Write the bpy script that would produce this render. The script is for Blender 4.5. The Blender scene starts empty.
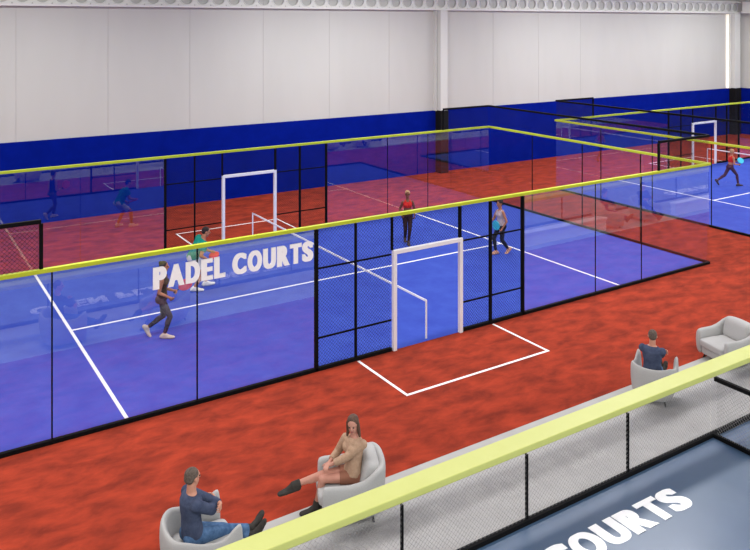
import bpy, bmesh, math, random
from mathutils import Vector, Matrix
random.seed(4)
V = Vector
PI = math.pi
C = bpy.context.scene.collection
SC = bpy.context.scene

# ------------------------------------------------------------------ helpers
def link(o, parent=None):
    C.objects.link(o)
    if parent is not None: o.parent = parent
    return o

def tag(o, label=None, cat=None, group=None, kind=None):
    if label: o['label'] = label
    if cat: o['category'] = cat
    if group: o['group'] = group
    if kind: o['kind'] = kind
    return o

def thing(name, label, cat, loc=(0, 0, 0), rz=0.0, group=None):
    o = bpy.data.objects.new(name, None); C.objects.link(o)
    o.location = loc; o.rotation_euler = (0, 0, rz); o.empty_display_size = .1
    return tag(o, label, cat, group)

class MB:
    """collects simple shapes into one mesh"""
    def __init__(s): s.v = []; s.f = []; s.m = []; s.cur = 0
    def add(s, vs, fs):
        b = len(s.v); s.v += [tuple(v) for v in vs]
        for f in fs: s.f.append(tuple(b + i for i in f)); s.m.append(s.cur)
    def box(s, x0, x1, y0, y1, z0, z1):
        s.add([(x0,y0,z0),(x1,y0,z0),(x1,y1,z0),(x0,y1,z0),(x0,y0,z1),(x1,y0,z1),(x1,y1,z1),(x0,y1,z1)],
              [(0,3,2,1),(4,5,6,7),(0,1,5,4),(1,2,6,5),(2,3,7,6),(3,0,4,7)])
    def seg(s, a, b, ra, rb=None, n=12, cap=True):
        a = V(a); b = V(b); rb = ra if rb is None else rb
        d = (b - a).normalized(); x = d.orthogonal().normalized(); y = d.cross(x)
        vs = []
        for c, r in ((a, ra), (b, rb)):
            for i in range(n):
                t = 2*PI*i/n; vs.append(c + x*(r*math.cos(t)) + y*(r*math.sin(t)))
        fs = [(i, (i+1) % n, n+(i+1) % n, n+i) for i in range(n)]
        if cap: fs += [tuple(range(n-1, -1, -1)), tuple(range(n, 2*n))]
        s.add(vs, fs)
    def ell(s, c, ax, ay, az, nu=16, nv=10):
        """ellipsoid with axis vectors"""
        c = V(c); ax, ay, az = V(ax), V(ay), V(az)
        if ax.cross(ay).dot(az) < 0: ay = -ay
        vs = [c - az]
        for j in range(1, nv):
            p = -PI/2 + PI*j/nv
            for i in range(nu):
                t = 2*PI*i/nu
                vs.append(c + ax*(math.cos(p)*math.cos(t)) + ay*(math.cos(p)*math.sin(t)) + az*math.sin(p))
        vs.append(c + az); L = len(vs)-1; fs = []
        for i in range(nu): fs.append((0, 1+(i+1) % nu, 1+i))
        for j in range(nv-2):
            for i in range(nu):
                a = 1+j*nu+i; b = 1+j*nu+(i+1) % nu; fs.append((a, b, b+nu, a+nu))
        o = 1+(nv-2)*nu
        for i in range(nu): fs.append((o+i, o+(i+1) % nu, L))
        s.add(vs, fs)
    def sph(s, c, r, n=14): s.ell(c, (r,0,0), (0,r,0), (0,0,r), n, n//2+2)
    def limb(s, a, b, ra, rb=None):
        rb = ra if rb is None else rb
        s.seg(a, b, ra, rb, 14); s.sph(a, ra*.995); s.sph(b, rb*.995)
    def loft(s, rings, n=20):
        """rings: (centre, xaxis*rx, yaxis*ry)"""
        vs = []
        for c, ax, ay in rings:
            for i in range(n):
                t = 2*PI*i/n; vs.append(V(c) + V(ax)*math.cos(t) + V(ay)*math.sin(t))
        fs = []; k = len(rings)
        for j in range(k-1):
            for i in range(n):
                a = j*n+i; b = j*n+(i+1) % n; fs.append((a, b, b+n, a+n))
        fs += [tuple(range(n-1, -1, -1)), tuple(range((k-1)*n, k*n))]
        s.add(vs, fs)
    def mesh(s, name, mats):
        me = bpy.data.meshes.new(name); me.from_pydata(s.v, [], s.f)
        for m in (mats if isinstance(mats, (list, tuple)) else [mats]): me.materials.append(m)
        for p, i in zip(me.polygons, s.m): p.material_index = i
        me.update(); return me
    def build(s, name, mats, parent=None, smooth=False, bevel=0, sub=0, recalc=False):
        me = s.mesh(name, mats)
        if recalc:
            bm = bmesh.new(); bm.from_mesh(me); bmesh.ops.recalc_face_normals(bm, faces=bm.faces); bm.to_mesh(me); bm.free()
        if smooth:
            for p in me.polygons: p.use_smooth = True
        o = link(bpy.data.objects.new(name, me), parent)
        if bevel:
            b = o.modifiers.new('bevel', 'BEVEL'); b.width = bevel; b.segments = 2; b.limit_method = 'ANGLE'
        if sub:
            b = o.modifiers.new('sub', 'SUBSURF'); b.levels = sub; b.render_levels = sub
        return o

def remeshed(mb, name, mat, parent, voxel=.01, smooth=3):
    """fuse the collected volumes into one continuous skin"""
    me = mb.mesh(name, mat)
    t = bpy.data.objects.new(name, me); C.objects.link(t)
    r = t.modifiers.new('r', 'REMESH'); r.mode = 'VOXEL'; r.voxel_size = voxel; r.use_smooth_shade = True
    if smooth:
        q = t.modifiers.new('s', 'SMOOTH'); q.factor = .5; q.iterations = smooth
    dg = bpy.context.evaluated_depsgraph_get(); dg.update()
    nm = bpy.data.meshes.new_from_object(t.evaluated_get(dg)); nm.name = name
    bpy.data.objects.remove(t); bpy.data.meshes.remove(me)
    if not nm.materials: nm.materials.append(mat)
    for p in nm.polygons: p.use_smooth = True
    o = bpy.data.objects.new(name, nm)
    return link(o, parent)

def copy_tree(o, parent=None):
    c = o.copy(); C.objects.link(c); c.parent = parent
    for ch in list(o.children): copy_tree(ch, c)
    return c

# ------------------------------------------------------------------ materials
def S(c):  # sRGB 0-255 to linear
    return tuple((x/255/12.92 if x/255 <= .04045 else ((x/255+.055)/1.055)**2.4) for x in c) + (1,)

def mat(name, col, rough=.6, spec=.5, metal=0, emis=None, es=0, var=None, scale=4, stretch=None, bump=0, bscale=60, detail=5, coat=0):
    """principled; var = second colour mixed in by noise"""
    m = bpy.data.materials.new(name); m.use_nodes = True; nt = m.node_tree; p = nt.nodes['Principled BSDF']
    p.inputs['Base Color'].default_value = col; p.inputs['Roughness'].default_value = rough
    p.inputs['Specular IOR Level'].default_value = spec; p.inputs['Metallic'].default_value = metal
    if coat: p.inputs['Coat Weight'].default_value = coat; p.inputs['Coat Roughness'].default_value = .12
    if emis: p.inputs['Emission Color'].default_value = emis; p.inputs['Emission Strength'].default_value = es
    tc = nt.nodes.new('ShaderNodeTexCoord')
    if var:
        mp = nt.nodes.new('ShaderNodeMapping'); nt.links.new(tc.outputs['Object'], mp.inputs[0])
        if stretch:
            mp.inputs['Scale'].default_value = stretch[:3]; mp.inputs['Rotation'].default_value = (0, 0, stretch[3] if len(stretch) > 3 else 0)
        n = nt.nodes.new('ShaderNodeTexNoise'); n.inputs['Scale'].default_value = scale; n.inputs['Detail'].default_value = detail
        n.inputs['Roughness'].default_value = .62; n.inputs['Distortion'].default_value = .3
        nt.links.new(mp.outputs[0], n.inputs[0])
        r = nt.nodes.new('ShaderNodeValToRGB'); r.color_ramp.elements[0].position = .35; r.color_ramp.elements[1].position = .66
        r.color_ramp.elements[0].color = var; r.color_ramp.elements[1].color = col
        nt.links.new(n.outputs[0], r.inputs[0]); nt.links.new(r.outputs[0], p.inputs['Base Color'])
    if bump:
        n = nt.nodes.new('ShaderNodeTexNoise'); n.inputs['Scale'].default_value = bscale; n.inputs['Detail'].default_value = 4
        nt.links.new(tc.outputs['Object'], n.inputs[0])
        b = nt.nodes.new('ShaderNodeBump'); b.inputs['Strength'].default_value = bump; b.inputs['Distance'].default_value = .01
        nt.links.new(n.outputs[0], b.inputs['Height']); nt.links.new(b.outputs[0], p.inputs['Normal'])
    return m

M = {}
M['red'] = mat('red court carpet', S((161,60,40)), .95, .06, var=S((116,44,32)), scale=2.0, stretch=(.8, 1.5, 1, .5), detail=12, bump=.25, bscale=25)
M['blue'] = mat('blue court turf', S((58,82,176)), .9, .15, var=S((50,70,166)), scale=1.6, detail=9, bump=.2, bscale=30)
M['line'] = mat('white line paint', S((232,232,234)), .7, .2)
M['grey'] = mat('light concrete', S((172,170,167)), .75, .3, var=S((163,161,158)), scale=2.2, detail=8)
M['slate'] = mat('slate blue sports floor', S((68,91,118)), .34, .8, var=S((63,85,112)), scale=.7, detail=3, coat=.15)
M['slate2'] = mat('slate blue brushed floor', S((82,104,134)), .34, .8, var=S((66,86,112)), scale=3, stretch=(.5, 9, 1, .1), detail=6, coat=.15)
M['wblue'] = mat('blue wall cladding', S((4,26,132)), .9, .03, var=S((3,22,121)), scale=1.5, detail=6)
M['wall'] = mat('white wall panels', S((192,193,189)), .85, .1, var=S((188,189,185)), scale=.5, stretch=(1, 1, .25), detail=3)
M['joint'] = mat('panel joint', S((181,181,178)), .8)
M['white'] = mat('white paint', S((204,206,202)), .7, .2)
M['beam'] = mat('white beam paint', S((222,223,220)), .7, .2)
M['frame'] = mat('white powder coat', S((232,230,232)), .4, .4)
M['black'] = mat('black powder coat', S((9,9,11)), .75, .12)
M['column'] = mat('black column padding', S((10,10,12)), .8, .2, var=S((18,18,20)), scale=8)
M['wire'] = mat('dark wire', S((20,24,34)), .6, .2)
M['wire2'] = mat('grey wire', S((140,138,136)), .6, .2)
M['lime'] = mat('lime rail', S((189,194,108)), .4, .6, var=S((186,191,103)), scale=3)
M['lime2'] = mat('saturated lime rail', S((188,200,44)), .5, .35, var=S((182,194,40)), scale=3)
M['sign'] = mat('white letters', S((252,252,252)), .6, .2)
M['fabric'] = mat('light grey fabric', S((172,170,167)), .9, .15, var=S((163,161,158)), scale=90, bump=.3, bscale=220)
M['fabric2'] = mat('pale grey fabric', S((176,175,173)), .9, .15, var=S((168,167,165)), scale=90, bump=.3, bscale=220)
M['dark'] = mat('dark wood leg', S((34,28,26)), .5, .3)
M['bench'] = mat('white bench', S((236,236,238)), .4, .4)
M['strip'] = mat('warm light strip', S((255,248,236)), .5, emis=S((255,246,228)), es=.35)
M['skin'] = mat('fair skin', S((196,142,118)), .6, .3, var=S((186,130,108)), scale=9)
M['skin2'] = mat('tanned skin', S((176,118,90)), .6, .3, var=S((164,106,80)), scale=9)
M['skin3'] = mat('brown skin', S((120,74,56)), .6, .3, var=S((108,64,48)), scale=9)
M['teal'] = mat('teal cotton', S((30,138,122)), .9, .1, var=S((22,116,104)), scale=8, bump=.3, bscale=40)
M['shorts'] = mat('pale shorts', S((200,200,206)), .9, .1, var=S((170,172,180)), scale=8)
M['blacktop'] = mat('black jersey', S((24,24,30)), .85, .15)
M['leggrey'] = mat('patterned grey leggings', S((78,72,82)), .8, .15, var=S((44,38,48)), scale=22)
M['legblack'] = mat('black leggings', S((34,24,30)), .8, .15, var=S((58,34,36)), scale=10)
M['legnavy'] = mat('navy leggings', S((32,34,48)), .8, .15)
M['legplum'] = mat('plum leggings', S((62,36,52)), .8, .15, var=S((84,50,62)), scale=14)
M['redtop'] = mat('red sports top', S((196,44,40)), .85, .15)
M['greytop'] = mat('pale grey tank', S((176,172,180)), .85, .15, var=S((196,170,172)), scale=12)
M['denim'] = mat('blue denim', S((88,118,154)), .9, .15, var=S((60,88,124)), scale=14, bump=.3, bscale=40)
M['sweater'] = mat('slate sweater', S((74,82,104)), .95, .1, var=S((58,66,88)), scale=10, bump=.4, bscale=50)
M['royal'] = mat('royal blue clothing', S((24,38,120)), .9, .1)
M['knit'] = mat('beige knit', S((180,150,126)), .95, .1, var=S((164,134,110)), scale=26, bump=.5, bscale=80)
M['skirt'] = mat('brown short skirt', S((142,96,78)), .9, .1)
M['tights'] = mat('sheer tan tights', S((190,138,120)), .6, .3, var=S((178,124,106)), scale=8)
M['boot'] = mat('dark ankle boots', S((62,58,54)), .8, .2, var=S((48,45,42)), scale=9)
M['trainer'] = mat('beige trainers', S((196,180,166)), .7, .2)
M['trainerw'] = mat('white trainers', S((226,224,220)), .7, .2)
M['trainerd'] = mat('dark trainers', S((70,58,58)), .7, .2)
M['barefoot'] = mat('tan shoes', S((196,146,122)), .7, .2)
M['hairdk'] = mat('dark hair', S((40,30,30)), .7, .3, var=S((26,20,20)), scale=30)
M['hairbr'] = mat('brown hair', S((98,70,54)), .6, .35, var=S((66,46,36)), scale=30, stretch=(1, 1, .2))
M['hairgr'] = mat('short grey brown hair', S((104,90,80)), .8, .2, var=S((74,64,58)), scale=40)
M['hairbl'] = mat('blond hair', S((186,152,112)), .7, .3, var=S((150,116,82)), scale=30)
M['eye'] = mat('dark eye', S((30,24,22)), .3)
M['lip'] = mat('lips', S((150,74,70)), .5)
M['pink'] = mat('pink racket face', S((226,70,96)), .5)
M['redr'] = mat('red racket face', S((210,44,48)), .5)
M['cyan'] = mat('cyan racket face', S((50,186,214)), .5)
M['grip'] = mat('racket grip', S((30,30,34)), .8)

def glass_mat(ior=2.1):
    m = bpy.data.materials.new('clear tempered glass'); m.use_nodes = True; nt = m.node_tree; nt.nodes.clear()
    out = nt.nodes.new('ShaderNodeOutputMaterial'); mix = nt.nodes.new('ShaderNodeMixShader')
    tr = nt.nodes.new('ShaderNodeBsdfTransparent'); tr.inputs[0].default_value = (.975, .975, .985, 1)
    gl = nt.nodes.new('ShaderNodeBsdfGlossy'); gl.inputs['Roughness'].default_value = 0.0; gl.inputs[0].default_value = (1, 1, 1, 1)
    fr = nt.nodes.new('ShaderNodeFresnel'); fr.inputs[0].default_value = ior
    geo = nt.nodes.new('ShaderNodeNewGeometry'); inv = nt.nodes.new('ShaderNodeMath'); inv.operation = 'SUBTRACT'; inv.inputs[0].default_value = 1
    mul = nt.nodes.new('ShaderNodeMath'); mul.operation = 'MULTIPLY'; mul.use_clamp = True
    nt.links.new(geo.outputs['Backfacing'], inv.inputs[1]); nt.links.new(fr.outputs[0], mul.inputs[0]); nt.links.new(inv.outputs[0], mul.inputs[1])
    nt.links.new(mul.outputs[0], mix.inputs[0]); nt.links.new(tr.outputs[0], mix.inputs[1]); nt.links.new(gl.outputs[0], mix.inputs[2])
    nt.links.new(mix.outputs[0], out.inputs[0]); return m
M['glass'] = glass_mat()
M['glass_thin'] = glass_mat(1.28); M['glass_end'] = glass_mat(1.42)

# ------------------------------------------------------------------ layout numbers (metres; u = x along the courts, v = y across)
L = 10.55      # half length of a court
W = 10.0
SV = 6.71      # service line
D = 24.93      # pitch from one court to the next
HG = 3.04; HM = 3.89
FARV = 16.0; RU = 37.2; LU = -30.0; NV = -34.0
HC = 9.3

def structure(name, mb, mats, label=None, **k):
    o = mb.build(name, mats, **k); o['kind'] = 'structure'
    if label: o['label'] = label
    return o

# floors
b = MB(); b.box(LU, RU, -3.95, FARV, -.2, 0); structure('floor', b, M['red'], 'red carpet floor around the courts')
b = MB(); b.box(LU, RU, -6.0, -3.95, -.2, .001); structure('floor_walkway', b, M['grey'], 'pale concrete walkway strip with the armchairs')
b = MB(); b.box(LU, 1.77, NV, -6.0, -.2, 0); structure('floor_open_play', b, M['slate'], 'slate blue sports floor behind the low mesh fence')
b = MB(); b.box(1.77, RU, NV, -6.0, -.2, 0); structure('floor_open_play', b, M['slate2'], 'slate blue floor right of the black partition')

def court_floor(du, label):
    b = MB(); b.box(-L, L, 0, W, 0, .006)
    o = structure('court_floor', b, M['blue'], label); o.location.x = du
    w = .035
    for k in (-SV, SV):
        q = MB(); q.box(k-w, k+w, .03, W-.03, .006, .010); q.build('court_line', M['line'], o)
    q = MB(); q.box(-SV, SV+.12, W/2-w, W/2+w, .006, .0105); q.build('court_line', M['line'], o)
    return o
court_floor(0, 'bright blue turf of the nearer padel court')
court_floor(D, 'bright blue turf of the padel court on the right')

def zone(du, side, label):
    v0 = -.06 if side < 0 else W+.06
    v1 = v0 + side*1.82
    b = MB(); w = .03
    a0, a1 = sorted((v0, v1))
    b.box(-1.87-w, -1.87+w, a0, a1, 0, .005); b.box(1.93-w, 1.93+w, a0, a1, 0, .005)
    b.box(-1.87-w, 1.93+w, v1-w, v1+w, 0, .006)
    o = b.build('floor_marking', M['line']); o.location.x = du
    o['kind'] = 'structure'; o['label'] = label
zone(0, -1, 'white rectangle outline on red floor before the near entrance')
zone(0, 1, 'white rectangle outline on red floor behind the court')
zone(D, 1, 'white rectangle outline behind the right court')
zone(D, -1, 'white rectangle outline before the right court')

# hall walls
b = MB(); b.box(LU, RU, FARV, FARV+.3, 3.0, HC)
b.cur = 1
for k in range(-8, 8):
    x = .06 + 3.2*k
    if abs(x-12.8) > 1: b.box(x-.012, x+.012, FARV-.008, FARV, 3.0, HC)
structure('wall_back', b, [M['wall'], M['joint']])
b = MB(); b.box(LU, RU, FARV-.06, FARV+.3, 0, 3.0); structure('trim_1', b, M['wblue'], 'blue cladding along the foot of the back wall')
b = MB(); b.box(RU, RU+.3, NV, FARV, 3.0, HC); structure('wall_right', b, M['wall'])
b = MB(); b.box(RU-.06, RU+.3, NV, FARV-.06, 0, 3.0); structure('trim_2', b, M['wblue'], 'blue cladding along the foot of the right wall')
b = MB(); b.box(LU-.3, LU, NV, FARV, 0, HC); structure('wall_left', b, M['wall'])
b = MB(); b.box(LU-.3, RU+.3, NV, FARV+.3, HC, HC+.2); structure('ceiling', b, M['white'])

# columns: white above, black padding to 3 m
def column(x, w, label):
    b = MB(); b.box(x-w/2, x+w/2, FARV-.45, FARV-.05, 3.0, 7.85)
    b.box(x-w/2-.1, x-w/2-.04, FARV-.2, FARV-.0, 3.0, 7.85)
    o = structure('column', b, M['white'], label)
    q = MB(); q.box(x-w/2-.03, x+w/2+.03, FARV-.5, FARV-.0601, 0, 3.02)
    p = q.build('column_padding', M['column'], o, bevel=.02); p['label'] = 'black padding wrapped round the column foot'
column(12.55, .42, 'white column with black padded foot against the back wall')
column(36.55, .6, 'white corner column with black padded foot')

# cellular roof beam along the back wall
def cellular_beam():
    b = MB(); z0, z1 = 7.94, 8.54; v0, v1 = FARV-.045, FARV-.03
    b.box(LU, RU, FARV-.26, FARV-.0, 7.86, 7.94)
    b.box(LU, RU, FARV-.26, FARV-.0, 8.54, 8.64)
    pitch = .67; n = int((RU-LU)/pitch); N = 32; r = .25
    pitch = (RU-LU)/n; zc = (z0+z1)/2; hz = (z1-z0)/2
    for k in range(n):
        xc = LU + pitch*(k+.5)
        vs = []; fs = []
        for i in range(N):
            t = 2*PI*i/N + PI/N*0; c, s = math.cos(t), math.sin(t)
            m = max(abs(c)/(pitch/2), abs(s)/hz)
            ox, oz = c/m, s/m
            for v in (v0, v1):
                vs.append((xc+r*c, v, zc+r*s)); vs.append((xc+ox, v, zc+oz))
        for i in range(N):
            a = i*4; d = ((i+1) % N)*4
            fs += [(a, a+1, d+1, d), (a+2, d+2, d+3, a+3), (a, d, d+2, a+2)]
        # ring flange round the hole
        base = len(vs)
        for i in range(N):
            t = 2*PI*i/N; c, s = math.cos(t), math.sin(t)
            vs += [(xc+r*c, v0-.03, zc+r*s), (xc+(r+.025)*c, v0-.03, zc+(r+.025)*s), (xc+(r+.025)*c, v0, zc+(r+.025)*s), (xc+r*c, v0, zc+r*s)]
        for i in range(N):
            a = base+i*4; d = base+((i+1) % N)*4
            for j in range(3): fs.append((a+j, a+j+1, d+j+1, d+j))
            fs.append((a+3, a, d, d+3))
        b.add(vs, fs)
    o = structure('roof_beam', b, M['beam'], 'white steel beam pierced by a row of round holes')
cellular_beam()
b = MB(); b.box(RU-.5, RU-.2, NV, FARV-.6, 7.86, 8.0); b.box(RU-.37, RU-.33, NV, FARV-.6, 8.0, 8.6)
structure('roof_beam', b, M['beam'], 'white steel beam along the right wall')
t = b = MB(); b.box(35.95, 36.12, FARV-.12, FARV, 3.0, 7.8)
tag(b.build('light_strip', M['strip'], bevel=.02), 'glowing warm white vertical light strip beside the corner column', 'light')

# ------------------------------------------------------------------ wire mesh
def wire_mesh(name, x0, x1, z0, z1, pitch, r, m, parent, y=0.0, axis='x'):
    """diamond mesh of straight wires clipped to a rectangle"""
    b = MB(); w = x1-x0; h = z1-z0; st = pitch*math.sqrt(2)
    def P(x, z, e): return (x, y+e, z) if axis == 'x' else (y+e, x, z)
    for sgn in (1, -1):
        c = -h
        while c < w:
            # line x = c + t, z = t (t 0..h)
            t0 = max(0, -c); t1 = min(h, w-c)
            if t1 - t0 > .005:
                a = (x0+c+t0, t0); d = (x0+c+t1, t1)
                if sgn < 0: a = (a[0], h-a[1]); d = (d[0], h-d[1])
                p = V(P(a[0], z0+a[1], sgn*r*.8)); q = V(P(d[0], z0+d[1], sgn*r*.8))
                b.seg(p, q, r, r, 4, False)
            c += st
    return b.build(name, m, parent)

def bar(name, parent, m, x0, x1, y0, y1, z0, z1, bevel=.006, label=None):
    b = MB(); b.box(x0, x1, y0, y1, z0, z1); o = b.build(name, m, parent, bevel=bevel)
    if label: o['label'] = label
    return o

# ------------------------------------------------------------------ lettering
LW = dict(P=.90, A=1.10, D=.98, E=.82, L=.80, C=1.04, O=1.08, U=.98, R=1.0, T=.94, S=.90, N=1.0, Y=1.06)
def glyph(ch, bold):
    """one heavy capital, unit height, set width; three shifted copies thicken the stems"""
    cu = bpy.data.curves.new('glyph', 'FONT'); cu.body = ch; cu.size = 1; cu.offset = bold; cu.extrude = .05
    o = bpy.data.objects.new('glyph', cu); C.objects.link(o)
    dg = bpy.context.evaluated_depsgraph_get(); dg.update()
    me = bpy.data.meshes.new_from_object(o.evaluated_get(dg)); bpy.data.objects.remove(o); bpy.data.curves.remove(cu)
    vs = []; fs = []
    for k, dx in enumerate((-.06, -.03, 0, .03, .06)):
        b = len(vs); vs += [(v.co.x+dx, v.co.y, v.co.z/.05*(1+.09*k)) for v in me.vertices]; fs += [tuple(b+i for i in p.vertices) for p in me.polygons]
    bpy.data.meshes.remove(me)
    xs = [v[0] for v in vs]; ys = [v[1] for v in vs]; x0, x1, y0, y1 = min(xs), max(xs), min(ys), max(ys)
    return [((x-x0)/(x1-x0)*LW[ch], (y-y0)/(y1-y0), z) for x, y, z in vs], fs
def lettering(name, text, width, height, m, parent, matrix, depth=.006, bold=.028, gap=.09, word=.5, label=None, split=False):
    G = {c: glyph(c, bold) for c in set(text) if c != ' '}; x = 0; pl = []
    for c in text:
        if c == ' ': x += word; continue
        if c == 'T': x -= .07
        pl.append((c, x)); x += LW[c] + gap - (.05 if c == 'T' else 0)
    k = width/(x-gap); b = MB(); out = []
    for c, x in pl:
        vs, fs = G[c]
        if split: b = MB()
        b.add([matrix @ V(((x+vx)*k, vy*height, vz*depth/2)) for vx, vy, vz in vs], fs)
        if split: out.append(b.build('letter', m, parent))
    if not split: out = b.build(name, m, parent)
    if label: out['label'] = label
    return out

# ------------------------------------------------------------------ padel court fences
PX = {-1: [-L, -8.025, -5.43, -2.86], 1: [L, 7.45, 5.58, 2.95]}
def side_fence(label, v, out, sign=None):
    """long side; out = -1 when the outside is toward smaller v"""
    t = thing('side_fence', label, 'fence', (0, v, 0))
    for sg in (-1, 1):
        for i in range(3):
            a, c = sorted((PX[sg][i], PX[sg][i+1]))
            bar('glass_panel', t, M['glass'], a+.008, c-.008, -.006, .006, .07, 2.95, bevel=0)
            jw = .012 if out < 0 and sg < 0 else .007
            if i and (out < 0 or sg > 0): bar('glass_joint', t, M['black'], PX[sg][i]-jw, PX[sg][i]+jw, -.013, .013, .07, 2.96, bevel=0)
        a, c = sorted((sg*L, sg*.98))
        bar('base_rail', t, M['black'], a, c, -.04, .04, 0, .075, label='black rail along the foot')
        # mesh bays
        for p0, p1 in ((abs(PX[sg][3]), 1.93), (1.93, .98)):
            a, c = sorted((sg*p0, sg*p1))
            wire_mesh('mesh_panel', a+.02, c-.02, .075, 2.95, .055, .0032, M['wire'], t)
        for z in (.68, 2.13):
            a, c = sorted((PX[sg][3], sg*.98))
            bar('mesh_rail', t, M['black'], a, c, -.012, .012, z-.018, z+.018, bevel=0)
        bar('post', t, M['black'], PX[sg][3]-.035, PX[sg][3]+.035, -.04, .04, 0, 2.95)
        wd = .022 if sg < 0 else .035
        bar('post', t, M['black'], sg*1.9-wd, sg*1.9+wd, -.03, .03, 0, 2.95)
        bar('post', t, M['black'], sg*.96-wd, sg*.96+wd, -.03, .03, 2.22, 2.95)
        # raised end bay
        e0, e1 = sorted((sg*L, sg*8.2))
        bar('upper_rail', t, M['black'], e0, e1, -.035, .035, HM-.07, HM)
        bar('upper_post', t, M['black'], sg*8.2-.03, sg*8.2+.03, -.03, .03, HG, HM-.07)
        wire_mesh('upper_mesh', e0+.03, e1-.03, HG, HM-.07, .055, .0028, M['wire'], t)
    wire_mesh('mesh_panel', -.98, .98, 2.24, 2.95, .055, .0032, M['wire'], t)
    # white entrance frame
    o = -1 if out < 0 else 1
    q = MB(); y0, y1 = sorted((o*-.02, o*.07))
    q.box(-.955, -.865, y0, y1, 0, 2.13); q.box(.915, 1.005, y0, y1, 0, 2.13); q.box(-.955, 1.005, y0, y1, 2.13, 2.22)
    e = q.build('entrance_frame', M['frame'], t, bevel=.008); e['label'] = 'white door frame round the opening'
    bar('top_rail', t, M['lime2'], -L-.04, L+.04, -.04, .04, 2.965, HG, label='lime green top rail')
    if sign:
        mt = Matrix.Translation((-6.28, -.014, 2.325)) @ Matrix.Rotation(PI/2, 4, 'X')
        lettering('lettering', 'PADEL COURTS', 3.34, .41, M['sign'], t, mt, .012, bold=.032, word=.42, label='white capital letters PADEL COURTS')
    return t

def end_fence(label, u):
    t = thing('end_fence', label, 'fence', (u, 0, 0))
    n = 4
    for i in range(n):
        a, c = W*i/n, W*(i+1)/n
        if i == 0: a += .05
        if i == n-1: c -= .05
        b = MB(); b.box(-.006, .006, a+.008, c-.008, .07, 2.95); b.build('glass_panel', M['glass_end'], t)
        if i:
            b = MB(); b.box(-.014, .014, a-.012, a+.012, .07, 2.94); b.build('glass_joint', M['black'], t)
    b = MB(); b.box(-.04, .04, .04, W-.04, 0, .075); b.build('base_rail', M['black'], t, bevel=.006)
    b = MB(); b.box(-.04, .04, .042, W-.042, 2.965, HG); o = b.build('top_rail', M['lime2'], t, bevel=.006); o['label'] = 'lime green top rail'
    b = MB(); b.box(-.035, .035, .04, W-.04, HM-.07, HM); b.build('upper_rail', M['black'], t, bevel=.006)
    wire_mesh('upper_mesh', .03, W-.03, HG, HM-.07, .055, .0018, M['wire'], t, axis='y')
    return t

side_fence('near long glass and mesh court fence lettered PADEL COURTS', 0, -1, True)
s2 = side_fence('far long glass and mesh fence of the nearer blue court', W, 1)
end_fence('glass end fence with mesh top at the right end of the nearer court', L)
e2 = end_fence('glass end fence with mesh top at the left end of the nearer court', -L)
c = copy_tree(s2); c.location.x = D; c['label'] = 'far long fence of the right hand blue court, with white entrance frame'
c = copy_tree(s2); c.location = (D, 0, 0); c.rotation_euler.z = PI; c['label'] = 'near long fence of the right hand blue court'
c = copy_tree(e2); c.location.x = D-L; c['label'] = 'glass end fence with mesh top at the left end of the right hand court'
c = copy_tree(e2); c.location.x = D+L; c['label'] = 'glass end fence with mesh top at the far right end of the right court'

# nets
def net(label, du):
    t = thing('court_net', label, 'net', (du+.07, 0, 0))
    for v in (.12, W-.12):
        q = MB(); q.seg((0, v, .006), (0, v, .87), .022, .022, 12); q.build('net_post', M['frame'], t, smooth=False)
    q = MB(); q.box(-.012, .012, .1, W-.1, .845, .890); q.build('net_tape', M['frame'], t)
    return t
net('white net tape strung between two low white posts across the nearer court', 0)
net('white net tape between two low white posts across the right court', D)

# ------------------------------------------------------------------ low fence of the open play area
def low_fence():
    t = thing('low_fence', 'waist high mesh fence with broad lime rail beside the grey walkway', 'fence', (0, -6, 0))
    a, c = -15.0, 30.0
    bar('top_rail', t, M['lime'], a, c, 0.02, .36, 1.0, 1.1, .012, label='broad lime green top rail')
    bar('base_rail', t, M['black'], a, c, -.05, .03, 0, .07, label='black rail along the foot')
    x = -2.64 - 2.2*5; xs = []
    while x < c: xs.append(x); x += 2.2
    for x in xs:
        if abs(x-1.76) > .1: bar('post', t, M['black'], x-.011, x+.011, -.018, .03, .07, 1.0, 0)
    for x0, x1 in zip(xs[:-1], xs[1:]):
        wire_mesh('mesh_panel', x0, x1, .07, 1.02, .052, .0019, M['wire2'], t, y=0)
        bar('glass_panel', t, M['glass_thin'], x0+.02, x1-.02, .015, .023, .07, 1.0, 0)
    return t
low_fence()
def partition(u, label):
    t = thing('partition_fence', label, 'fence', (u, 0, 0))
    b = MB(); b.box(-.035, .035, -20, -6.05, 0, .07); b.build('base_rail', M['black'], t, bevel=.006)
    b = MB(); b.box(-.02, .05, -20, -6.05, .99, 1.06); b.build('top_rail', M['black'], t, bevel=.006)
    for k in range(1, 7):
        v = -6.1-2.2*k
        b = MB(); b.box(-.014, .014, v-.014, v+.014, .07, 1.0); b.build('post', M['black'], t)
    for k in range(3):
        wire_mesh('mesh_panel', -6.1-2.2*(k+1), -6.1-2.2*k, .07, 1.0, .052, .0022, M['wire2'], t, axis='y')
    return t
partition(1.77, 'low black partition fence dividing the slate blue floor')

for du, lab in ((0, 'white floor lettering OPEN PLAY COURTS behind the low fence'), (D, 'white floor lettering OPEN PLAY COURTS farther right')):
    o = thing('floor_lettering', lab, 'sign', (-7.31+du, -7.045, 0))
    lettering('letter', 'OPEN PLAY COURTS', 7.14, .49, M['sign'], o, Matrix.Translation((0, 0, .004)), .006, bold=.026, gap=.06, split=True)

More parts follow.
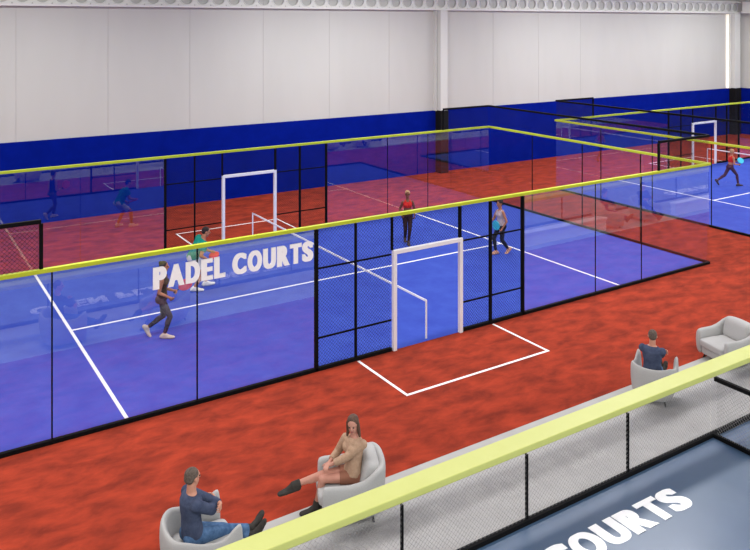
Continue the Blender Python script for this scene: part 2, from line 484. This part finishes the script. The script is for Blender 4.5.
# ------------------------------------------------------------------ people
def nz(v): return V(v).normalized()
def ik(a, tgt, l1, l2, pole):
    a = V(a); d = V(tgt)-a; L0 = d.length
    m = l1+l2-.004
    if L0 > m: d = d*(m/L0); L0 = m
    u = d.normalized(); p = V(pole); p = (p - u*p.dot(u)).normalized()
    x = (l1*l1 - l2*l2 + L0*L0)/(2*L0); h = math.sqrt(max(0, l1*l1 - x*x))
    return a + u*x + p*h, a + d

class Body:
    """pose is given in a local frame: +x forward, +y left, +z up"""
    def __init__(s, name, label, loc, face, skin, female=False, scale=1.0, lie=None):
        s.t = thing('person', label, 'person', (loc[0], loc[1], loc[2] if len(loc) > 2 else 0), face)
        s.t.scale = (scale,)*3; s.skin = skin; s.fem = female
    def pose(s, pelvis, up0, up1, twist=0, hipyaw=0, head=(0, 0, 1), look=(1, 0, 0), hands=None, feet=None, toes=((1, 0, 0), (1, 0, 0))):
        f = s.fem; P = V(pelvis); up0, up1 = nz(up0), nz(up1)
        lat0 = V((-math.sin(hipyaw), math.cos(hipyaw), 0)); lat1 = V((-math.sin(twist), math.cos(twist), 0))
        N = 11; Ls = .50; pts = []; c = P.copy()
        for i in range(N+1):
            k = i/N; u = (up0*(1-k) + up1*k).normalized(); la = (lat0*(1-k)+lat1*k); la = (la - u*la.dot(u)).normalized()
            pts.append((c.copy(), u, la, la.cross(u)))
            c = c + u*(Ls/N)
        s.sp = pts
        s.neck = pts[-1][0]; s.up1 = up1; s.lat1 = pts[-1][2]; s.fw1 = pts[-1][3]
        sw = .155 if f else .185
        sh = pts[9][0] + up1*.015
        s.sho = {1: sh + s.lat1*sw, -1: sh - s.lat1*sw}
        hp = pts[0][0] - pts[0][1]*.03
        s.hip = {1: hp + pts[0][2]*.088, -1: hp - pts[0][2]*.088}
        s.elb = {}; s.wri = {}; s.kne = {}; s.ank = {}; s.hn = {}
        for k in (1, -1):
            tg, pole = hands[k][:2]; s.elb[k], s.wri[k] = ik(s.sho[k], tg, .285, .25, pole); s.hn[k] = hands[k][2:] 
            tg, pole = feet[k][:2]; s.kne[k], s.ank[k] = ik(s.hip[k], tg, .43, .42, pole)
        s.toe = {1: nz(toes[0]), -1: nz(toes[1])}
        s.hup = nz(head); lk = V(look); s.look = (lk - s.hup*lk.dot(s.hup)).normalized(); s.hl = s.hup.cross(s.look)
        s.hc = s.neck + (up1*.5+s.hup*.5)*.075 + s.hup*.105
        return s
    def prof(s):
        if s.fem: return [(-.16, .07, .08), (-.1, .15, .108), (0, .172, .118), (.18, .145, .10), (.42, .118, .085), (.62, .135, .098), (.78, .148, .10), (.9, .135, .082), (.97, .085, .06), (1.04, .05, .05)]
        return [(-.16, .07, .08), (-.1, .15, .11), (0, .165, .118), (.2, .152, .108), (.42, .145, .10), (.62, .165, .115), (.8, .18, .118), (.91, .165, .092), (.98, .10, .065), (1.04, .056, .054)]
    def spine(s, k):
        x = k*11
        if x <= 0:
            c, u, l, f = s.sp[0]; return c + u*(k*.50), u, l, f
        i = min(int(x), 10); r = x - i
        a, b_ = s.sp[i], s.sp[i+1] if i+1 < len(s.sp) else s.sp[i]
        return a[0].lerp(b_[0], r), a[1], a[2], a[3]
    def torso(s, mb, k0=-.16, k1=1.04, inf=0.0):
        pr = s.prof(); ks = [k0] + [p[0] for p in pr if k0 < p[0] < k1] + [k1]; rings = []
        for k in ks:
            for (a, ax, ay), (b_, bx, by) in zip(pr[:-1], pr[1:]):
                if a <= k <= b_:
                    r = (k-a)/(b_-a); rx, ry = ax+(bx-ax)*r, ay+(by-ay)*r; break
            c, u, l, f = s.spine(k); rings.append((c, l*(rx+inf), f*(ry+inf)))
        mb.loft(rings, 22)
        if s.fem and k0 < .6 and k1 > .75:
            c, u, l, f = s.spine(.68)
            for g in (1, -1): mb.ell(c + f*.075 + l*(g*.062), l*(.055+inf), f*(.05+inf), u*(.058+inf))
    def arm(s, mb, k, f0, f1, inf=0.0):
        """from shoulder (0) by elbow (1) to wrist (2)"""
        R = (.047, .038, .026) if s.fem else (.056, .044, .030)
        P = (s.sho[k], s.elb[k], s.wri[k]); s._chain(mb, P, R, f0, f1, inf)
    def leg(s, mb, k, f0, f1, inf=0.0):
        R = (.082, .054, .036) if s.fem else (.084, .058, .040)
        P = (s.hip[k], s.kne[k], s.ank[k]); s._chain(mb, P, R, f0, f1, inf)
        if f1 > 1.4:  # calf swell
            d = (P[2]-P[1]); c = P[1] + d*.3; dn = d.normalized(); th = (P[0]-P[1]).normalized()
            bk = (th - dn*th.dot(dn)); bk = bk.normalized() if bk.length > .05 else V((-1, 0, 0))
            mb.ell(c + bk*.012, dn*.13, bk*(.052+inf), dn.cross(bk)*(.050+inf))
    def _chain(s, mb, P, R, f0, f1, inf):
        def at(f): i = 0 if f <= 1 else 1; r = f-i; return V(P[i]).lerp(P[i+1], r), R[i]+(R[i+1]-R[i])*r + inf
        br = [f0] + ([1] if f0 < 1 < f1 else []) + [f1]
        for x, y in zip(br[:-1], br[1:]):
            (a, ra), (c, rc) = at(x), at(y); mb.seg(a, c, ra, rc, 16)
        if f0 == 0: mb.sph(P[0], R[0]+inf)
        if f0 < 1 < f1: mb.sph(P[1], R[1]+inf+.001)
    def hand(s, mb, k, n=None, curl=.5):
        W0 = s.wri[k]; d = (W0 - s.elb[k]).normalized()
        if s.hn[k]: n = V(s.hn[k][0])
        if len(s.hn[k]) > 1: curl = s.hn[k][1]
        n = V(n) if n is not None else V((0, -k, 0)); n = (n - d*n.dot(d)).normalized(); sd = d.cross(n)*k
        if len(s.hn[k]) > 2: d = nz(s.hn[k][2]); n = (n - d*n.dot(d)).normalized(); sd = d.cross(n)*k
        h = .92 if s.fem else 1.0
        mb.ell(W0 + d*.05*h, d*.056*h, sd*.041*h, n*.017)
        for i, o in enumerate((-.032, -.011, .011, .032)):
            ln = (.062, .075, .08, .07)[i]*h
            p = W0 + d*(.085*h) + sd*o*h; d1 = (d*math.cos(curl*.8) + n*math.sin(curl*.8) + sd*o*3).normalized(); q = p + d1*ln*.55
            d2 = (d*math.cos(curl*2) + n*math.sin(curl*2) + sd*o*3).normalized(); e = q + d2*ln*.5
            mb.limb(p - d1*.02, q, .0092, .0086); mb.limb(q, e, .0086, .0076)
        p = W0 + d*.03*h + sd*.03*h; q = p + (d*.6 + sd*.75 + n*.2).normalized()*.042; e = q + (d*.9 + n*.5*curl + sd*.1).normalized()*.032
        mb.limb(p, q, .012, .0105); mb.limb(q, e, .0105, .009); s.palm = W0 + d*.07
    def foot(s, mb, k, inf=0, ln=.25):
        A = s.ank[k]; t = s.toe[k]; dn = (s.ank[k]-s.kne[k]).normalized()
        lat = nz(t.cross(V((0, 0, 1)))) if abs(t.z) < .95 else V((0, 1, 0)); upv = lat.cross(t).normalized()
        if upv.z < 0: upv = -upv
        heel = A - t*.05 - upv*.045; ball = A + t*(ln*.5) - upv*.055; tip = A + t*(ln*.72) - upv*.058
        mb.ell(heel, t*(.045+inf), lat*(.034+inf), upv*(.036+inf))
        mb.seg(heel, ball, .034+inf, .032+inf, 14); mb.ell(ball, t*(.07+inf), lat*(.045+inf), upv*(.026+inf))
        mb.ell(tip, t*(.05+inf), lat*(.038+inf), upv*(.02+inf)); mb.limb(A, heel + upv*.01, .038+inf, .034+inf)
        mb.limb(A + t*.0, ball, .034+inf, .024+inf)
    def flesh(s, voxel=.0075):
        b = MB(); s.torso(b)
        for k in (1, -1):
            s.arm(b, k, 0, 2); b.sph(s.wri[k], .027 if s.fem else .031); s.leg(b, k, 0, 2); s.hand(b, k); s.foot(b, k)
            b.ell(s.hip[k] + s.sp[0][3]*-.045, s.sp[0][2]*.085, s.sp[0][3]*.085, s.sp[0][1]*.09)
        r = .047 if s.fem else .056
        b.limb(s.neck - s.up1*.03, s.hc - s.hup*.04 - s.look*.012, r+.006, r)
        u, l, f, c = s.hup, s.hl, s.look, s.hc
        b.ell(c + u*.028 - f*.008, l*.075, f*.095, u*.088); b.ell(c - u*.038 + f*.022, l*.058, f*.068, u*.075)
        b.ell(c - u*.095 + f*.055, l*.026, f*.026, u*.02)                 # chin
        b.ell(c - u*.008 + f*.098, l*.012, f*.02, u*.026); b.ell(c - u*.022 + f*.103, l*.017, f*.015, u*.011)   # nose
        b.ell(c + u*.03 + f*.078, l*.045, f*.014, u*.012)                # brow
        for g in (1, -1): b.ell(c + l*(g*.077) - u*.004 - f*.004, l*.01, f*.02, u*.032)
        o = remeshed(b, 'body', s.skin, s.t, voxel, 3)
        for g in (1, -1):
            q = MB(); q.sph(c + l*(g*.03) + f*.083 + u*.008, .0105, 12); q.build('eye', M['eye'], s.t, smooth=True)
        q = MB(); q.ell(c - u*.057 + f*.086, l*.022, f*.008, u*.007); q.build('mouth', M['lip'], s.t, smooth=True)
        return o
    def top(s, name, m, k0, k1, sleeve, inf=.013, cuff=None):
        b = MB(); s.torso(b, k0, k1, inf)
        if sleeve:
            for g in (1, -1): s.arm(b, g, 0, sleeve, inf)
        else:
            for g in (1, -1):   # straps
                c, u, l, f = s.spine(.93); b.limb(c + l*(g*.07) + f*.06, c + l*(g*.075) - f*.06 , .028, .028)
        return remeshed(b, name, m, s.t, .011, 3)
    def bottom(s, name, m, f1, k1=.2, inf=.012):
        b = MB(); s.torso(b, -.15, k1, inf)
        for g in (1, -1):
            s.leg(b, g, 0, f1, inf)
            b.ell(s.hip[g] + s.sp[0][3]*-.045, s.sp[0][2]*(.085+inf), s.sp[0][3]*(.085+inf), s.sp[0][1]*(.09+inf))
        return remeshed(b, name, m, s.t, .011, 3)
    def shoes(s, m, boot=False, name='shoe'):
        for g in (1, -1):
            b = MB(); s.foot(b, g, .012)
            if boot:
                d = (s.kne[g]-s.ank[g]).normalized(); b.seg(s.ank[g]-d*.02, s.ank[g]+d*.10, .052, .054, 16)
            remeshed(b, name, m, s.t, .009, 3)
    def hair(s, m, style='short'):
        b = MB(); u, l, f, c = s.hup, s.hl, s.look, s.hc
        b.ell(c + u*.042 - f*.020, l*.083, f*.095, u*.086)
        b.ell(c + u*.0 - f*.052, l*.076, f*.062, u*.075 if style != 'short' else u*.065)
        if style == 'bun': b.ell(c + u*.085 - f*.085, l*.04, f*.042, u*.04)
        if style == 'ponytail':
            p = c - f*.10 + u*.03; b.limb(p, p - f*.05 - u*.08, .032, .03); b.limb(p - f*.05 - u*.08, p - f*.04 - u*.19, .03, .012)
        if style == 'long':
            for g in (1, -1):
                b.limb(c + l*(g*.07) + u*.03 - f*.0, c + l*(g*.078) - u*.10 + f*.01, .026, .026); b.limb(c + l*(g*.078) - u*.10 + f*.01, c + l*(g*.09) - u*.16 + f*.03, .026, .018)
            b.ell(c - f*.055 - u*.07, l*.085, f*.05, u*.12)
        return remeshed(b, 'hair', m, s.t, .009, 2)

def world_of(body, p):
    t = body.t; return Matrix.Translation(t.location) @ Matrix.Rotation(t.rotation_euler.z, 4, 'Z') @ (V(p)*t.scale[0])
def racket(label, body, k, direc, normal, face):
    """held racket, a thing of its own: grip in the fist, teardrop head"""
    t0 = world_of(body, body.wri[k] + (body.wri[k]-body.elb[k]).normalized()*.06)
    R = Matrix.Rotation(body.t.rotation_euler.z, 3, 'Z'); d = (R @ nz(direc)).normalized(); n = R @ V(normal); n = (n - d*n.dot(d)).normalized(); s_ = d.cross(n)
    t = thing('padel_racket', label, 'racket', t0, 0, None)
    q = MB(); q.seg(-d*.05, d*.11, .0155, .0145, 14); q.sph(-d*.05, .018); q.build('grip', M['grip'], t, smooth=False)
    q = MB(); N = 28; prof = []
    def outline(a): r = .130; return (d*(.27 + r*1.0*math.cos(a) + (-.035*(1-math.cos(a))*.5 if True else 0)) + s_*(r*math.sin(a)*(1-.16*(1-math.cos(a))*.5)))
    vs = [d*.255 + n*.017, d*.255 - n*.017]
    for i in range(N):
        p = outline(2*PI*i/N); vs += [p + n*.017, p - n*.017]
    fs = []
    for i in range(N):
        a = 2+2*i; b_ = 2+2*((i+1) % N); fs += [(0, a, b_), (1, b_+1, a+1), (a, a+1, b_+1, b_)]
    q.add(vs, fs); q.build('racket_face', face, t, recalc=True)
    q = MB(); ps = [outline(2*PI*i/N) for i in range(N)]
    for i in range(N): q.seg(ps[i], ps[(i+1) % N], .021, .021, 8)
    for sg in (1, -1): q.seg(d*.10, ps[N//2 + sg*2]*1.0, .010, .012, 8)
    q.build('racket_frame', face, t, smooth=True)
    return t

AW = lambda dx, dy: math.atan2(dy, dx)
RIGHT = (.841, -.541); FWD = (.541, .841)     # image right and into the picture
def facing(r, f):  # angle of a direction given as right / away amounts
    return math.atan2(RIGHT[1]*r + FWD[1]*f, RIGHT[0]*r + FWD[0]*f)

# man in teal t-shirt, crouched forward with a red racket
B_ = Body('person', 'man in teal t-shirt and pale shorts crouching forward with a red racket', (-3.05, 6.15, .008), facing(1, .35), M['skin2'], scale=1.1)
B_.pose((-.24, 0, .80), (.45, 0, 1), (.85, 0, 1), twist=.45, head=(.25, 0, 1), look=(1, 0, -.12),
        hands={1: ((.22, .12, .86), (-.6, .5, -.6), (0, -1, 0), 1.2), -1: ((.12, -.22, .74), (-.8, -.5, -.3), (0, 1, 0), 1.3)},
        feet={1: ((.10, .17, .085), (1, .3, 0)), -1: ((-.22, -.16, .085), (1, -.3, 0))}, toes=((1, .2, 0), (1, -.25, 0)))
B_.flesh(); B_.top('t_shirt', M['teal'], -.15, .985, .62, .034); B_.bottom('shorts', M['shorts'], .75, .05, .014); B_.shoes(M['trainerw']); B_.hair(M['hairdk'])
racket('red padel racket held by the crouching man in teal', B_, -1, (.45, .8, .35), (-.2, -.3, 1), M['redr'])

# woman in black top walking right
B_ = Body('person', 'woman in black vest and patterned leggings with dark bun, walking right', (-5.02, 3.46, .008), facing(1, .12), M['skin2'], True, 1.03)
B_.pose((.0, 0, .90), (.04, 0, 1), (.10, 0, 1), head=(.06, 0, 1), look=(1, .05, -.12),
        hands={-1: ((.18, -.15, .93), (-1, -.1, -.2), (0, 1, .2), 1.0), 1: ((.24, .10, 1.0), (-.7, .3, -.7), (0, -1, 0), 1.2)},
        feet={1: ((-.33, .08, .20), (1, .1, .2)), -1: ((.06, -.07, .085), (1, 0, 0))}, toes=((.55, 0, -.85), (1, -.1, 0)))
B_.flesh(); B_.top('vest_top', M['blacktop'], .05, .90, 0, .009); B_.bottom('leggings', M['leggrey'], 1.9, .16, .007); B_.shoes(M['trainer']); B_.hair(M['hairdk'], 'bun')
racket('pink padel racket held up by the woman in the black vest', B_, 1, (.75, 0, .5), (-.25, 1, .2), M['pink'])

# woman in red sports top walking to the camera
B_ = Body('person', 'fair haired woman in red sports top and black leggings walking towards the viewer', (4.17, 6.7, .008), facing(.05, -1), M['skin3'], True, 1.02)
B_.pose((0, 0, .90), (.03, 0, 1), (.05, 0, 1), head=(.05, 0, 1), look=(1, 0, -.1),
        hands={1: ((.10, .22, .90), (-1, .35, -.2), (0, -1, 0), .9), -1: ((.14, -.21, .94), (-1, -.35, -.2), (0, 1, 0), .9)},
        feet={1: ((.16, .02, .085), (1, 0, 0)), -1: ((-.20, -.06, .12), (1, 0, 0))}, toes=((1, 0, -.05), (.8, 0, -.5)))
B_.flesh(); B_.top('sports_top', M['redtop'], .5, .89, 0, .010); B_.bottom('leggings', M['legblack'], 1.9, .22, .007); B_.shoes(M['trainerd']); B_.hair(M['hairbl'])

# woman in pale tank top with a cyan racket
B_ = Body('person', 'woman in pale grey tank top and dark leggings stepping left with a cyan racket', (5.93, 4.12, .008), facing(-.9, -.45), M['skin2'], True, 1.0)
B_.pose((0, 0, .90), (.04, 0, 1), (.06, 0, 1), head=(.08, 0, 1), look=(1, -.15, -.2),
        hands={-1: ((.34, -.12, 1.02), (-.5, -.6, -.7), (0, 1, 0), 1.2), 1: ((.10, .22, .86), (-.6, .8, 0), (1, -.3, 0), 1.2)},
        feet={-1: ((.15, -.05, .085), (1, 0, 0)), 1: ((-.27, .03, .13), (1, .1, 0))}, toes=((.75, 0, -.55), (1, -.1, 0)))
B_.flesh(); B_.top('tank_top', M['greytop'], .02, .91, 0, .011); B_.bottom('leggings', M['legnavy'], 1.88, .16, .008); B_.shoes(M['barefoot']); B_.hair(M['hairdk'], 'bun')
racket('cyan padel racket held by the woman in the pale grey tank top', B_, 1, (.1, -.9, .35), (1, .2, .1), M['cyan'])

# runner on the right court
B_ = Body('person', 'blond woman in red top and plum leggings running on the right court', (21.4, 6.3, .008), facing(1, .15), M['skin2'], True, .99)
B_.pose((.0, 0, .86), (.12, 0, 1), (.18, 0, 1), head=(.1, 0, 1), look=(1, 0, -.05),
        hands={-1: ((.28, -.2, .98), (-.6, -.4, -.7), (0, 1, 0), 1.2), 1: ((.36, .12, 1.08), (-.6, .4, -.6), (0, -1, 0), 1.2)},
        feet={-1: ((.34, -.06, .085), (1, 0, 0)), 1: ((-.60, .06, .26), (1, 0, .1))}, toes=((.6, 0, -.8), (1, 0, 0)))
B_.flesh(); B_.top('sports_top', M['redtop'], .4, .89, 0, .010); B_.bottom('leggings', M['legplum'], 1.9, .2, .008); B_.shoes(M['trainerd']); B_.hair(M['hairbl'], 'bun')
racket('cyan padel racket carried by the running woman', B_, -1, (.45, .5, .5), (-.2, -.8, .5), M['cyan'])

# ------------------------------------------------------------------ armchairs
def smooth01(x): x = max(0, min(1, x)); return x*x*(3-2*x)
def shell_path(a=.44, fr=.40, bk=-.44, n=40):
    pts = []
    for i in range(n+1):
        t = -1 + 2*i/n
        ang = t*PI*.5          # -90 .. 90 along the back curve portion
        pts.append(t)
    out = []
    for t in pts:
        s_ = abs(t)
        if s_ > .55:           # straight arm
            r = (s_-.55)/.45; x = -.02 + (fr+.02)*r; y = a*(1 - .05*r*r)
        else:
            ph = s_/.55*PI/2; e = .72
            x = -.02 + (bk+.02)*(math.cos(ph)**e); y = a*(math.sin(ph)**e)
        out.append((t, x, y if t > 0 else -y))
    return out
def armchair(label, loc, rz, style='tub', sc=1.0, fab=None, group='grey armchairs on the walkway'):
    fab = fab or M['fabric2']
    t = thing('armchair', label, 'armchair', (loc[0], loc[1], 0), rz, group)
    t.scale = (1.1, 1.1, 1.0) if style == 'tub' else (sc, sc, 1.0)
    path = shell_path(); b = MB(); secs = []
    for i, (q, x, y) in enumerate(path):
        a = path[max(0, i-1)]; c = path[min(len(path)-1, i+1)]; tx, ty = c[1]-a[1], c[2]-a[2]; l_ = math.hypot(tx, ty); nx, ny = -ty/l_, tx/l_
        if nx*(x) + ny*y < 0: nx, ny = -nx, -ny
        s_ = abs(q)
        if style == 'tub': h = .61 + .19*smooth01((.62-s_)/.42) - .02*smooth01((s_-.9)/.1); lean = .07*smooth01((.6-s_)/.4)
        else: h = .73 - .09*smooth01((s_-.34)/.30) + .13*smooth01((s_-.72)/.26) - (.03*(1-s_/.28) if s_ < .28 else 0); lean = .04
        th = .12 if style == 'tub' else .10
        prof = [(-.06, .08), (-.008, .17), (.015+lean*.4, .38), (.0+lean*.8, h-.07), (-.03+lean, h-.012), (-.5*th+lean, h+.004), (-th+.012+lean, h-.02), (-th+lean*.7, h-.09), (-th, .30), (-th, .10)]
        secs.append([(x+nx*o, y+ny*o, z) for o, z in prof])
    K = len(secs[0]); vs = [p for s_ in secs for p in s_]; fs = []
    for i in range(len(secs)-1):
        for j in range(K):
            a = i*K+j; c = i*K+(j+1) % K; fs.append((a, c, c+K, a+K))
    fs += [tuple(range(K)), tuple((len(secs)-1)*K + j for j in range(K-1, -1, -1))]
    b.add(vs, fs); o = b.build('shell', fab, t, smooth=True, recalc=True, sub=1)
    def rbox(name, x0, x1, y0, y1, z0, z1, r, m, tilt=0, piv=None):
        q = MB(); q.box(-.5, .5, -.5, .5, -.5, .5); me = q.mesh(name, m)
        bm = bmesh.new(); bm.from_mesh(me); bmesh.ops.subdivide_edges(bm, edges=bm.edges[:], cuts=7, use_grid_fill=True)
        hx, hy, hz = (x1-x0)/2, (y1-y0)/2, (z1-z0)/2
        for v in bm.verts:
            c = V((v.co.x*2*hx, v.co.y*2*hy, v.co.z*2*hz)); k = V((max(-hx+r, min(hx-r, c.x)), max(-hy+r, min(hy-r, c.y)), max(-hz+r*.9, min(hz-r*.9, c.z))))
            d = c-k
            if d.length > 1e-6: c = k + d.normalized()*min(r, d.length if d.length < r else r)
            puff = (1-(c.x/hx)**2)*(1-(c.y/hy)**2); c.z += puff*.018*(1 if c.z > 0 else 0)
            v.co = c
        if tilt: bmesh.ops.rotate(bm, verts=bm.verts, cent=(0, 0, 0), matrix=Matrix.Rotation(tilt, 3, 'Y'))
        bmesh.ops.translate(bm, verts=bm.verts, vec=((x0+x1)/2, (y0+y1)/2, (z0+z1)/2))
        bm.to_mesh(me); bm.free()
        for p in me.polygons: p.use_smooth = True
        ob = link(bpy.data.objects.new(name, me), t); sb = ob.modifiers.new('s', 'SUBSURF'); sb.levels = 1; sb.render_levels = 1
        return ob
    rbox('seat_base', -.32, .36, -.34, .34, .09, .29, .05, fab)
    rbox('seat_cushion', -.30, .43, -.315, .315, .27, .44, .06, fab)
    if style == 'tub': rbox('back_cushion', -.37, -.15, -.31, .31, .40, .84, .10, fab, -.22)
    for sx in (-.27, .27):
        for sy in (-.27, .27):
            q = MB(); q.seg((sx*1.12, sy*1.12, 0), (sx, sy, .12), .014, .022, 12); q.build('leg', M['dark'], t)
    return t

CH = dict(
 c1=((-6.99, -4.43), facing(1, .6)),
 c2=((-4.66, -4.34), facing(-1, -.15)),
 c3=((2.08, -4.55), facing(.6, 1)),
 c4=((4.78, -4.34), facing(-1, -.35)))
armchair('pale grey low winged armchair under the man in the slate sweater, front left', *CH['c1'], 'wing', 1.06)
armchair('light grey tub armchair under the woman in beige knit', *CH['c2'], 'tub')
armchair('pale grey low winged armchair seen from behind, under the seated man at right', *CH['c3'], 'wing', .88)
armchair('empty light grey tub armchair with plump back cushion, at the right', *CH['c4'], 'tub')

# man 1, arms crossed, legs stretched out
def seated_man(label, loc, rz, topm, legm, shoem, hairm, skin, look=(1, -.2, 0), sc=1.0):
    B = Body('person', label, (loc[0], loc[1], 0), rz, skin, scale=sc)
    B.pose((-.10, 0, .555), (-.12, 0, 1), (.10, 0, 1), head=(.06, 0, 1), look=look,
        hands={1: ((.22, -.10, .86), (.15, 1, -.5), (-1, 0, 0), .6, (-.2, -1, .1)), -1: ((.24, .10, .80), (.15, -1, -.5), (-1, 0, 0), .6, (-.2, 1, .1))},
        feet={1: ((1.0, -.02, .14), (0, .25, 1)), -1: ((.92, .10, .24), (0, -.25, 1))}, toes=((.55, -.1, .8), (.6, .15, .75)))
    B.flesh(); B.top('sweater', topm, -.04, .99, 1.95, .018); B.bottom('jeans', legm, 1.85, .12, .014); B.shoes(shoem, True); B.hair(hairm)
    return B
seated_man('man in slate blue sweater and jeans sitting with crossed arms, front left armchair', CH['c1'][0], facing(1, .6), M['sweater'], M['denim'], M['boot'], M['hairgr'], M['skin'], look=(1, .3, .0), sc=1.05)
seated_man('man in slate blue sweater seen from behind in the right hand winged armchair', CH['c3'][0], facing(.6, .9), M['sweater'], M['denim'], M['boot'], M['hairgr'], M['skin'], look=(1, .3, 0), sc=1.0)

# woman with crossed legs
B_ = Body('person', 'woman in beige knit sweater and ankle boots sitting cross legged in tub armchair', (CH['c2'][0][0], CH['c2'][0][1], 0), CH['c2'][1], M['tights'], True, 1.06)
B_.pose((-.06, 0, .54), (-.10, 0, 1), (.05, 0, 1), twist=.75, head=(.12, .2, 1), look=(.35, 1, -.55),
        hands={1: ((.28, .03, .66), (-.3, 1, -.4), (0, 0, -1), .5, (.5, -.8, -.1)), -1: ((.27, -.02, .68), (-.3, -1, -.4), (0, 0, -1), .5, (.5, .8, -.1))},
        feet={1: ((.46, .02, .10), (.4, .1, 1)), -1: ((.80, .05, .44), (.2, -.1, 1))}, toes=((1, .1, -.05), (.95, .05, -.2)))
B_.flesh(); B_.top('knit_sweater', M['knit'], .0, .985, 1.75, .02); B_.bottom('skirt', M['skirt'], .45, .12, .014); B_.shoes(M['boot'], True, 'ankle_boot'); B_.hair(M['hairbr'], 'long')

# seating further along the walkway, seen mirrored in the court glass
armchair('grey tub armchair farther right on the walkway, seen mirrored in the glass', (11.4, -4.6), facing(.5, .9), 'tub')
armchair('second grey tub armchair farther right on the walkway, seen mirrored in the glass', (13.3, -4.5), facing(-.7, .8), 'tub')
seated_man('person in royal blue seated in the farther armchair, seen mirrored in the glass', (11.4, -4.6), facing(.5, .9), M['royal'], M['royal'], M['boot'], M['hairdk'], M['skin2'])
seated_man('second person in royal blue seated farther right, seen mirrored in the glass', (13.3, -4.5), facing(-.7, .8), M['royal'], M['royal'], M['boot'], M['hairdk'], M['skin2'])
def bench(label, u0, u1, v0=-5.2, v1=-4.75):
    t = thing('bench', label, 'bench', (u0, v0, 0))
    b = MB(); b.box(0, u1-u0, 0, v1-v0, .38, .46); b.build('seat', M['bench'], t, bevel=.01)
    b = MB(); b.box(.03, u1-u0-.03, .03, v1-v0-.03, 0, .38); b.build('base', M['bench'], t, bevel=.01)
bench('long low white bench on the walkway left of the mirrored armchairs', 6.7, 10.95, -4.52, -4.22)
bench('long low white bench on the walkway right of the mirrored armchairs', 14.75, 20.0, -4.52, -4.22)

# ------------------------------------------------------------------ light
def area(name, loc, sx, sy, power, rot=(0, 0, 0), col=(1, .985, .97)):
    l = bpy.data.lights.new(name, 'AREA'); l.shape = 'RECTANGLE'; l.size = sx; l.size_y = sy; l.energy = power; l.color = col
    o = bpy.data.objects.new(name, l); o.location = loc; o.rotation_euler = rot; C.objects.link(o)
for x in (-22, -8, 6, 20, 31):
    for y in (-24, -12, 0, 11):
        area('ceiling_lamp', (x, y, HC-.06), 9, 1.2, 680 if not (y == 11 and x < 0) else (300 if x < -10 else 500))
w = bpy.data.worlds.new('World'); SC.world = w; w.use_nodes = True
w.node_tree.nodes['Background'].inputs[0].default_value = (.96, .98, 1, 1); w.node_tree.nodes['Background'].inputs[1].default_value = 1.0

# ------------------------------------------------------------------ camera
cd = bpy.data.cameras.new('Camera'); co = bpy.data.objects.new('Camera', cd); C.objects.link(co)
co.location = (-10.61, -14.329, 7.257); co.rotation_euler = (PI/2, 0, -.571)
cd.sensor_width = 36; cd.lens = 780.245/750*36; cd.shift_y = -(275-22.67)/750; cd.clip_end = 300; cd.clip_start = .05
SC.camera = co
SC.view_settings.view_transform = 'Standard'; SC.view_settings.look = 'None'; SC.view_settings.gamma = 1; SC.view_settings.exposure = 0.34
SC.view_settings.use_curve_mapping = False
SC.cycles.transparent_max_bounces = 40; SC.cycles.max_bounces = 10; SC.cycles.diffuse_bounces = 5; SC.cycles.glossy_bounces = 4
